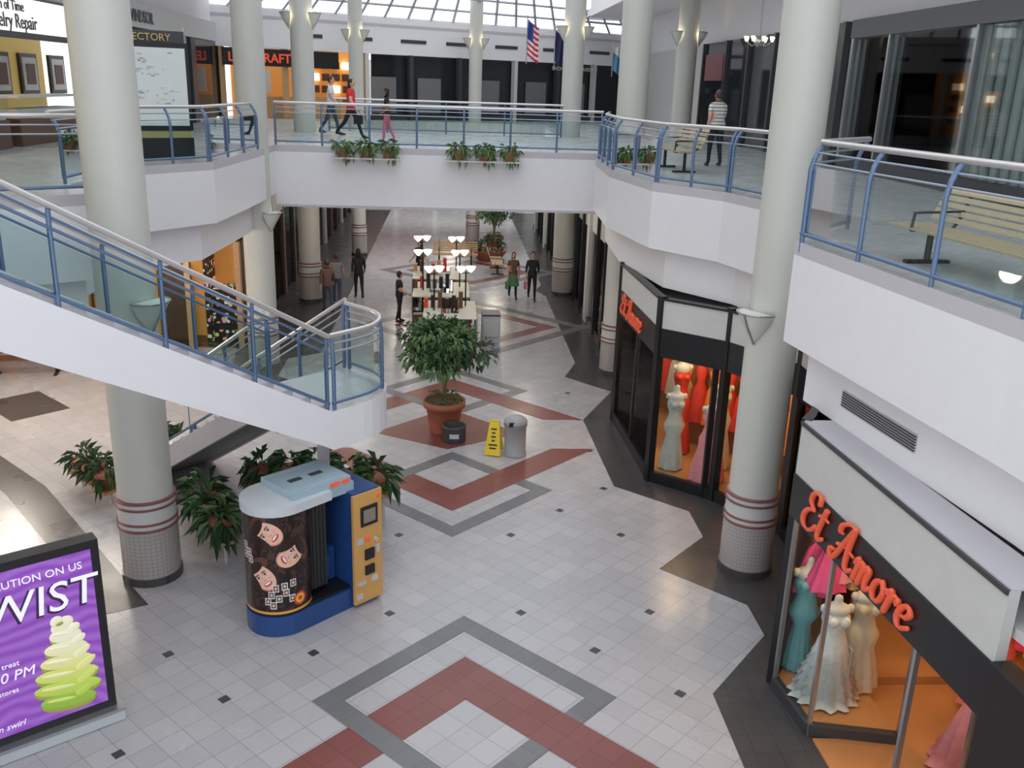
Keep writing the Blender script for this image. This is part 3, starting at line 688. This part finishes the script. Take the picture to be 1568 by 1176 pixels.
col=cmix(ell(1.0,.18,.10,.10),col,(.7,.05,.03));col=cmix(ell(1.0,.18,.07,.07),col,(.85,.5,.05));col=cmix(ell(1.0,.18,.035,.035),col,(.7,.05,.03))
col=cmix(my_.lt(.04),col,(.75,.35,.05))
nt.links.new(col,b.inputs['Base Color']);b.inputs['Roughness'].default_value=.3
BBLUE=mat('booth_blue',(.02,.065,.22),.35);BYEL=mat('booth_yellow',(.66,.36,.11),.4);BTOP=mat('booth_top',(.36,.48,.55),.4)
BT=Matrix.Translation((-2.34,11.6,.008))@Matrix.Rotation(math.radians(43),4,'Z')
a=M();a.T=BT
def stad(r,x1,y1):
    pts=[(r*math.cos(t),r*math.sin(t)) for t in [math.pi/2+i*math.pi/16 for i in range(17)]];return pts+[(x1,-y1),(x1,y1)]
a.prism(stad(.46,.95,.44),0,.30,BBLUE);a.prism(stad(.42,.95,.40),.30,.34,BLACK)
a.bx(.0,1.0,.15,.42,.34,1.78,BLACK);a.bx(.42,.9,-.05,.15,.34,.85,BBLUE);a.tube((.62,-.08,.5),(.62,-.08,.85),.16,BBLUE,16)
cu=[(.30+.03*i,-.30+.025*(i%2)) for i in range(11)]
for (x0,y0),(x1,y1) in zip(cu,cu[1:]): a.wall((x0,y0),(x1,y1),.45,1.78,.01,BLACK)
a.prism(stad(.47,.62,.44),1.80,1.93,mat('booth_cap',(.58,.62,.65),.4));a.bx(.05,1.0,-.36,.42,1.93,2.03,BTOP)
a.bx(.5,1.05,-.36,.42,1.78,1.93,BTOP)
for x in (.34,.68): a.bx(x-.10,x+.10,-.02,.07,2.03,2.037,DARK)
a.bx(.12,.9,-.29,-.27,2.03,2.035,LGRAY);a.bx(.12,.9,.33,.35,2.03,2.035,LGRAY)
a.bx(.65,.8,-.375,-.355,1.95,2.0,REDL);a.bx(.85,.97,-.375,-.355,1.95,2.0,REDL)
a.bx(.92,1.38,-.50,.36,.02,1.80,BBLUE);a.bx(.90,1.40,-.54,-.49,.06,1.78,BYEL);a.bx(1.37,1.41,-.5,.36,.06,1.78,BYEL)
a.bx(1.02,1.31,-.56,-.54,1.28,1.58,BLACK);a.bx(1.06,1.27,-.565,-.555,1.33,1.53,mat('screen_glow',(.2,.17,.13),.2,emis=.2))
a.bx(1.08,1.24,-.57,-.54,.74,.90,BLACK);a.bx(1.08,1.24,-.57,-.54,.50,.64,BLACK);a.tube((1.28,-.58,1.02),(1.28,-.54,1.02),.03,LGRAY,10)
for x,z,w,h,m in ((1.0,1.06,.10,.09,LGRAY),(1.13,1.06,.09,.05,REDL),(1.31,.86,.07,.12,LGRAY),(1.02,.38,.14,.05,LGRAY),(1.25,.40,.1,.09,OFFW),(.98,.18,.1,.08,LGRAY),(1.33,1.68,.05,.04,REDL)):
    a.bx(x-w/2,x+w/2,-.56,-.54,z-h/2,z+h/2,m)
a.bx(1.40,1.42,-.3,.1,1.1,1.5,LGRAY)
booth=a.obj('photo_booth')
vs=[];fs=[];uv=[];nn=40;r=.45
for i in range(nn+1):
    t=math.radians(88)+math.radians(225)*i/nn
    for z in (.34,1.80): vs.append((r*math.cos(t),r*math.sin(t),z));uv.append((i/nn,(z-.34)/1.46))
for i in range(nn): fs.append((2*i,2*i+2,2*i+3,2*i+1))
me=bpy.data.meshes.new('picture_drum');me.from_pydata(vs,[],fs);me.materials.append(BP);ul=me.uv_layers.new(name='UVMap')
for l in me.loops:
    u_=uv[l.vertex_index];ul.data[l.index].uv=((u_[0]*225-60)/150.,u_[1])
for p in me.polygons:p.use_smooth=True
dr=bpy.data.objects.new('picture_drum',me);sc.collection.objects.link(dr);dr.parent=booth
bpy.context.view_layer.update()
dr.matrix_world=BT

# ---------------------------------------------------------------- advertising display
PUR,nt,b=newmat('poster_purple');E.nt=nt
tc=nt.nodes.new('ShaderNodeTexCoord');w=nt.nodes.new('ShaderNodeTexWave');w.wave_type='RINGS';w.inputs['Scale'].default_value=2.2;w.inputs['Distortion'].default_value=5;w.inputs['Detail'].default_value=1
nt.links.new(tc.outputs['Object'],w.inputs['Vector'])
cc_=cmix(E(w.outputs['Fac']),(.22,.06,.40),(.30,.12,.48));nt.links.new(cc_,b.inputs['Base Color']);nt.links.new(cc_,b.inputs['Emission Color']);b.inputs['Emission Strength'].default_value=.4;b.inputs['Roughness'].default_value=.25
TXW=mat('poster_text_white',(.9,.88,.92),.4,emis=.3,noise=0);TXD=mat('poster_text_dark',(.05,.015,.10),.4)
a=M();o=Vector((-3.90,9.52,0));ud=Vector((1.12,.80,0)).normalized();nn_=Vector((ud.y,-ud.x,0))
T=Matrix((ud,-nn_,Vector((0,0,1)))).transposed().to_4x4();T.translation=o;a.T=T
a.bx(-2.0,.06,-.12,.30,.009,.16,LGRAY);a.bx(-2.0,.06,-.13,.31,.14,.18,STEEL)
a.bx(-1.96,0,-.02,.18,.18,2.36,BLACK);a.bx(-1.88,-.09,-.026,-.02,.28,2.26,PUR)
X=(1,0,0);Zv=(0,0,1)
def tx(s,size,x,z,m,sh=0,dy=0,of=0): a.text(s,size,(x,-.034-dy,z),X,Zv,m,sh,.003,off=of)
tx('TWIST',.50,-1.56,1.62,TXD,.1,0,.012);tx('TWIST',.50,-1.545,1.635,TXW,.1,.006)
tx('A REVOLUTION ON US',.125,-1.50,2.06,TXW);tx('7-7:30 PM',.17,-1.50,.95,TXW,.2);tx('Join us for a free treat',.09,-1.75,1.12,TXW,.1);tx('participating stores',.08,-1.6,.8,TXW);tx('frozen swirl',.10,-1.45,.36,TXW,.3)
cols=[(.30,.50,.06),(.48,.64,.10),(.62,.70,.16),(.76,.74,.30),(.82,.80,.48),(.86,.83,.60)]
CR=mat('yogurt_crease',(.40,.42,.08),.5,emis=.1)
ms_=[mat('yogurt_%d'%i,cols[i],.4,emis=.22) for i in range(6)]
Ry=Matrix.Rotation(.16,3,'Y')
for i in range(6):
    hw=(.30,.36,.34,.28,.23,.17)[i];z=.46+.165*i;cx=-.50+.01*i
    a.ball((cx,-.026,z-.035),(hw*.98,.010,.095),CR,10,20,R=Ry)
    a.ball((cx,-.030,z+.015),(hw,.012,.095),ms_[i],10,24,R=Ry)
    a.ball((cx+hw*.55,-.033,z+.085),(hw*.42,.012,.055),ms_[min(5,i+1)],8,16,R=Matrix.Rotation(-.5,3,'Y'))
    a.ball((cx-hw*.25,-.036,z+.05),(hw*.55,.012,.024),ms_[min(5,i+2)],8,16,R=Ry)
a.ball((-.47,-.03,1.44),(.13,.012,.09),ms_[5],10,16,R=Matrix.Rotation(-.5,3,'Y'));a.ball((-.52,-.034,1.50),(.07,.012,.07),ms_[5],10,16);a.ball((-.50,-.036,1.47),(.05,.012,.03),CR,8,12)
a.obj('advertising_display')

# ---------------------------------------------------------------- directory
a=M();o=Vector((-6.62,19.35,U));ud=Vector((1.3,.75,0)).normalized();nn_=Vector((ud.y,-ud.x,0))
T=Matrix((ud,-nn_,Vector((0,0,1)))).transposed().to_4x4();T.translation=o;a.T=T
a.bx(0,1.5,0,.22,0,.42,BLACK);a.bx(0.05,1.45,0,.2,.42,.56,mat('directory_olive',(.40,.36,.15),.5));a.bx(0,1.5,-.01,.2,.56,2.25,BLACK)
a.bx(.07,1.43,-.02,-.01,.66,2.15,mat('map_paper',(.50,.54,.53),.3,emis=.15,ecol=(.8,.9,.9)))
random.seed(3)
for i in range(46):
    x=random.uniform(.15,1.25);z=random.uniform(1.05,2.05);a.bx(x,x+random.uniform(.03,.12),-.024,-.02,z,z+.03,random.choice((LGRAY,WIRE,COPE,COPE,cC)))
a.bx(.05,1.45,.03,.17,2.25,2.47,DARK);a.text('DIRECTORY',.19,(.14,-.0,2.28),X,Zv,cG,0,.02)
for x in (.03,1.47): a.tube((x,.1,2.2),(x,.1,2.55),.025,STEEL)
a.obj('mall_directory')

# ---------------------------------------------------------------- centre kiosk
a=M();random.seed(11)
for y0,x0,x1 in ((24.9,-.75,.75),(27.6,-1.15,.6),(30.3,-1.25,.5)):
    y1=y0+2.2
    for (xa,xb,ya,yb) in ((x0,x1,y0,y0+.55),(x0,x0+.5,y0+.55,y1),(x1-.5,x1,y0+.55,y1)):
        a.bx(xa,xb,ya,yb,0,.55,DWOOD);a.bx(xa+.04,xb-.04,ya+.04,yb-.04,.55,.62,OFFW);a.bx(xa,xb,ya,yb,1.10,1.13,SHADE)
        for _ in range(14):
            x=random.uniform(xa+.06,xb-.12);y=random.uniform(ya+.06,yb-.12);a.bx(x,x+.07,y,y+.07,.62,.66+random.random()*.2,random.choice((DWOOD,cG,LGRAY,cR,BLACK,cT,LAMPW if random.random()<.3 else OFFW)))
        a.bx(xa,xb,ya,yb,.63,1.10,SGLASS)
        for x in (xa,xb):
            for y in (ya,yb): a.tube((x,y,.55),(x,y,1.12),.02,STEEL,6)
    for x,yy,hh in ((x0+.3,y0+.9,2.25),(x1-.3,y0+1.5,2.15)):
        a.tube((x,yy,.5),(x,yy,hh+.02),.022,BLACK)
        a.tube((x-.14,yy,hh-.05),(x+.14,yy+.1,hh-.05),.016,BLACK)
        for dx in (-.14,.14): a.lathe((x+dx,yy+(.1 if dx>0 else 0),hh-.04),[(.025,0),(.11,.09),(.14,.15),(.145,.17)],LAMPW,14)
    for i in range(6): a.bx(x0+.2*i,x0+.12+.2*i,y0+1.2,y0+1.35,1.13,1.4+.1*(i%3),random.choice((DWOOD,WOOD,LGRAY,cR,BLACK)))
a.obj('jewelry_kiosk')
a=M();a.bx(.95,1.5,26.5,27.2,0,.8,LGRAY);a.bx(.95,1.5,26.5,27.2,.8,.85,DARK);a.bx(1.0,1.45,26.45,26.5,.2,.7,OFFW);a.obj('kiosk_cabinet')

# ---------------------------------------------------------------- flags
ms={'r':mat('flag_red',(.6,.03,.05),.6),'w':mat('flag_white',(.8,.8,.8),.6),'b':mat('flag_blue',(.03,.06,.28),.6),'n':mat('flag_navy',(.02,.025,.09),.6),'l':mat('flag_light_blue',(.10,.30,.50),.6)}
def flag(x,y,z,kind,s_=1.):
    a=M();a.tube((x,y,z+1.9*s_),(x,y,z-.05),.025,STEEL);a.ball((x,y,z+1.95*s_),(.05,.05,.05),cG)
    W_=14
    for j in range(13):
        for i in range(W_):
            def pt(i,j): 
                s=i/W_;return (x+.03+.5*s*s_,y+.10*math.sin(s*9+j*.1),z+(1.85-.115*j-.55*s*(1-.35*s))*s_)
            k='b' if (i<7 and j<7) else ('r' if j%2==0 else 'w')
            if kind=='b': k='n'
            if kind=='l': k='l' if j>3 else 'w'
            a.add([pt(i,j),pt(i+1,j),pt(i+1,j+1),pt(i,j+1)],[(0,1,2,3)],ms[k],True)
    a.obj('flag',False)
flag(3.3,43.8,8.3,'us');flag(4.6,44.2,8.1,'b',.9);flag(7.4,45,7.9,'l',.75)

# ---------------------------------------------------------------- people
def person(x,y,z,head_dir,h,top,bot,skin,hair,shoe,stride=.35,arm=.3,elbow=.25,skirt=None,bag=None,longhair=False,build=1.,name='person',holdR=None,sleeves=False,shorts=False):
    k=h/1.72
    J={};ed=[];R_={};lab={}
    def J_(n,p,r,l): J[n]=Vector(p);R_[n]=r*build if l in('top',) else r;lab[n]=l
    J_('pel',(0,0,.95),.125,'bot');J_('sp',(0,0,1.12),.118,'top');J_('ch',(0,.0,1.30),.145,'top');J_('nb',(0,0,1.44),.075,'top');J_('nt',(0,.01,1.53),.052,'skin')
    ed+=[('pel','sp'),('sp','ch'),('ch','nb'),('nb','nt')]
    for s,q in ((-1,'L'),(1,'R')):
        J_('sh'+q,(s*.175,0,1.40),.062,'top');a1=arm*s
        if holdR and q=='R': a1=.15
        el=J['sh'+q]+Vector((s*.05,math.sin(a1)*.29,-math.cos(a1)*.29));eb=elbow if not(holdR and q=='R') else 1.3
        J_('el'+q,el,.045,'top' if sleeves else 'arm');wr=el+Vector((s*.01,math.sin(a1+eb)*.25,-math.cos(a1+eb)*.25))
        J_('wr'+q,wr,.028,'skin');hd=wr+Vector((0,math.sin(a1+eb+.1)*.09,-math.cos(a1+eb+.1)*.09));J_('hd'+q,hd,.034,'skin')
        ed.extend([('ch','sh'+q),('sh'+q,'el'+q),('el'+q,'wr'+q),('wr'+q,'hd'+q)])
        la=-stride*s;kb=.12+(.5*stride if la<0 else 0)
        J_('hp'+q,(s*.095,0,.88),.095,'bot');kn=J['hp'+q]+Vector((0,math.sin(la)*.42,-math.cos(la)*.42))
        an=kn+Vector((0,math.sin(la-kb)*.40,-math.cos(la-kb)*.40))
        J_('kn'+q,kn,.062,'leg');J_('an'+q,an,.042,'leg' if not shorts else 'skin');J_('ft'+q,an+Vector((0,.14,-.03)),.038,'shoe')
        ed.extend([('pel','hp'+q),('hp'+q,'kn'+q),('kn'+q,'an'+q),('an'+q,'ft'+q)])
    names=list(J);mz=min(J['anL'].z,J['anR'].z);dz=.075-mz
    for n_ in names: J[n_]=J[n_]+Vector((0,0,dz))
    me=bpy.data.meshes.new('sk');me.from_pydata([J[n_] for n_ in names],[(names.index(p),names.index(q)) for p,q in ed],[])
    ob=bpy.data.objects.new('sk',me);sc.collection.objects.link(ob)
    ob.modifiers.new('s','SKIN')
    for i,n_ in enumerate(names):
        sv=me.skin_vertices[0].data[i];sv.radius=(R_[n_],R_[n_]);sv.use_root=(i==0)
    su=ob.modifiers.new('u','SUBSURF');su.levels=2;su.render_levels=2
    bpy.context.view_layer.update()
    em=bpy.data.meshes.new_from_object(ob.evaluated_get(bpy.context.evaluated_depsgraph_get()))
    a=M();a.T=Matrix.Translation((x,y,z+.004))@Matrix.Rotation(head_dir,4,'Z')@Matrix.Scale(k,4)
    mt={'top':top,'bot':bot,'leg':bot,'skin':skin,'arm':skin if not sleeves else top,'shoe':shoe}
    segs=[(J[p],J[q],lab[p],lab[q]) for p,q in ed]
    vv=[v.co.copy() for v in em.vertices];groups={}
    for p in em.polygons:
        c=p.center;best=None
        for A_,B_,la_,lb_ in segs:
            dv=B_-A_;t=max(0,min(1,(c-A_).dot(dv)/dv.length_squared));dd=(A_+dv*t-c).length
            if best is None or dd<best[0]: best=(dd,la_ if t<.55 else lb_)
        l=best[1]
        if c.z-dz<.97 and l=='top' : l='bot' if abs(c.x)<.16 else l
        groups.setdefault(l,[]).append(tuple(p.vertices))
    for l,fs in groups.items(): a.add(vv,fs,mt[l],True)
    bpy.data.objects.remove(ob);bpy.data.meshes.remove(me);bpy.data.meshes.remove(em)
    hc=Vector((0,.025,1.635+dz))
    a.ball(hc,(.075,.095,.118),skin,12,16);a.ball(hc+Vector((0,-.02,.02)),(.086,.098,.118),hair,10,16)
    a.ball(hc+Vector((0,.012,-.045)),(.058,.078,.07),skin,8,12)
    a.ball(hc+Vector((0,.035,-.005)),(.066,.066,.085),skin,8,12)
    a.ball(hc+Vector((0,.100,-.02)),(.012,.018,.022),skin,6,8)
    for s in (-1,1):
        a.ball(hc+Vector((s*.028,.092,.005)),(.011,.008,.007),BLACK,6,8);a.ball(hc+Vector((s*.078,.0,-.01)),(.012,.02,.03),skin,6,8)
        a.box(hc+Vector((s*.028,.097,.026)),(.03,.006,.006),hair)
    a.ball(hc+Vector((0,.093,-.055)),(.024,.008,.007),LIP,6,8)
    if longhair: a.ball(hc+Vector((0,-.055,-.06)),(.085,.06,.15),hair,8,12)
    for q,s in (('L',-1),('R',1)):
        hd=J['hd'+q];dr=(hd-J['wr'+q]).normalized();fw=dr.cross(Vector((1,0,0))).normalized()
        for i,L in enumerate((.065,.078,.072,.055)):
            o1=hd+dr*.01+fw*(.024-.016*i);m1=o1+dr*L*.55+Vector((-s*.006,0,0));a.tube(o1,m1,.0085,skin,6);a.tube(m1,m1+(dr*.8+Vector((-s*.5,0,0))).normalized()*L*.5,.0075,skin,6,.006)
        o1=J['wr'+q].lerp(hd,.5)+fw*.02;a.tube(o1,o1+(fw*.7+dr).normalized()*.06,.0095,skin,6,.007)
        ft=J['ft'+q];a.ball(ft+Vector((0,-.05,-.01)),(.045,.125,.035),shoe,8,12)
    if skirt: a.lathe((0,0,dz),[(.24,.48),(.20,.7),(.165,.92),(.13,1.04)],skirt,20,.8,lambda t,z:1+.05*math.sin(8*t))
    a.lathe((0,0,dz),[(.165*build,.90),(.168*build,.98),(.15*build,1.08)],top,20,.78)
    if bag:
        hd=J['hdR'];a.box(hd+Vector((.03,0,-.28)),(.10,.26,.26),bag);a.path([hd+Vector((.03,-.08,-.15)),hd+Vector((.02,0,-.02)),hd+Vector((.03,.08,-.15))],.006,bag,5)
    a.obj(name)
LIP=mat('lips',(.45,.12,.10),.5)
SK1=mat('skin_light',(.62,.36,.26),.5);SK2=mat('skin_brown',(.25,.12,.07),.5)
HB=mat('hair_black',(.012,.009,.008),.5);HBR=mat('hair_brown',(.07,.035,.02),.5);SH=mat('shoe_dark',(.02,.02,.02),.4);SHW=mat('shoe_light',(.5,.48,.45),.5)
def cl(n_,c): return mat(n_,c,.75,noise=.1,nscale=14)
tW=cl('shirt_white',(.66,.66,.70));tR=cl('shirt_red',(.65,.02,.03));tB=cl('cloth_black',(.015,.015,.018));tJ=cl('jeans',(.05,.07,.12));tG=cl('skirt_green',(.10,.25,.14));tGr=cl('shirt_gray',(.22,.23,.27));tBr=cl('top_brown',(.15,.08,.06));tPk=cl('shirt_pink',(.6,.15,.22))
STR,nt,b=newmat('striped_shirt');E.nt=nt;tc=nt.nodes.new('ShaderNodeTexCoord');s_=nt.nodes.new('ShaderNodeSeparateXYZ');nt.links.new(tc.outputs['Object'],s_.inputs[0])
nt.links.new(cmix((E(s_.outputs[2])*13).fract().lt(.35),(.70,.68,.62),(.20,.21,.22)),b.inputs['Base Color']);b.inputs['Roughness'].default_value=.8
person(-3.75,30.2,U,-pi/2-.1,1.74,tW,tJ,SK1,HBR,SH,.32,.3,.5)
person(-3.0,28.9,U,-pi/2-.3,1.70,tR,tB,SK1,HB,SH,.45,.35,.4,bag=tB,longhair=True,name='person')
person(-1.85,27.5,U,pi/2,1.45,tB,tPk,SK2,HB,SH,.2,.3,1.2,longhair=True)
person(6.1,21.8,U,.15,1.66,STR,tB,SK1,HBR,SH,.15,.35,.7,build=1.3)
person(2.25,32.6,0,pi+.1,1.64,tBr,tB,SK1,HBR,SH,.25,.2,.3,skirt=tG,bag=tG,longhair=True)
person(2.92,32.4,0,pi,1.70,tB,tB,SK1,HB,SH,.25,.2,.6,bag=tPk,sleeves=True)
person(-3.2,32.2,0,.2,1.72,tB,tB,SK2,HB,SH,.28,.3,.4,sleeves=True,longhair=True)
person(-3.85,31.2,0,.1,1.72,tGr,tJ,SK1,HBR,SHW,.25,.3,.4)
person(-4.0,30.0,0,.3,1.74,tBr,tJ,SK1,HBR,SH,.3,.3,.4,sleeves=True)
person(-1.15,34.6,0,2.6,1.66,tB,tB,SK1,HB,SH,.1,.1,1.0,longhair=True)
person(-1.6,28.8,0,-1.2,1.60,tB,tB,SK1,HB,SH,.1,.1,1.0)

# ---------------------------------------------------------------- lights
def pl(x,y,z,e,col=(1,.72,.42),r=.15,name='fill_light'):
    l=bpy.data.lights.new(name,'POINT');l.energy=e;l.color=col;l.shadow_soft_size=r
    o=bpy.data.objects.new(name,l);o.location=(x,y,z);sc.collection.objects.link(o)
for x,y,e in ((4.75,17.0,50),(5.5,15.95,40),(6.0,13.9,40),(4.75,9.6,45),(5.7,7.4,45),(6.5,10,45),(4.5,19.5,45)): pl(x,y,2.9,e,(1,.64,.34),.1,'shop_fill_light')  # unseen shop lamps, some added to brighten dim dresses
for x,y,e in ((-10,20,260),(-10,14,220),(-7.4,18.5,120),(-3,29,60),(2.5,29,50),(-2,38,110),(2,42,120),(0,51,160),(-8,24.6,80)): pl(x,y,3.4,e,(1,.90,.76),.25)  # unseen point lamps added to lift shadowed areas below the upper floor
for x,y,e in ((-10.3,20,90),(-10.3,14,60),(-7,43.2,90)): pl(x,y,8.2,e,(1,.78,.5),.2)
w=bpy.data.worlds.new('sky');sc.world=w;w.use_nodes=True;nt=w.node_tree
bg=nt.nodes['Background'];bg.inputs[0].default_value=(.89,.94,1,1);bg.inputs[1].default_value=1.75
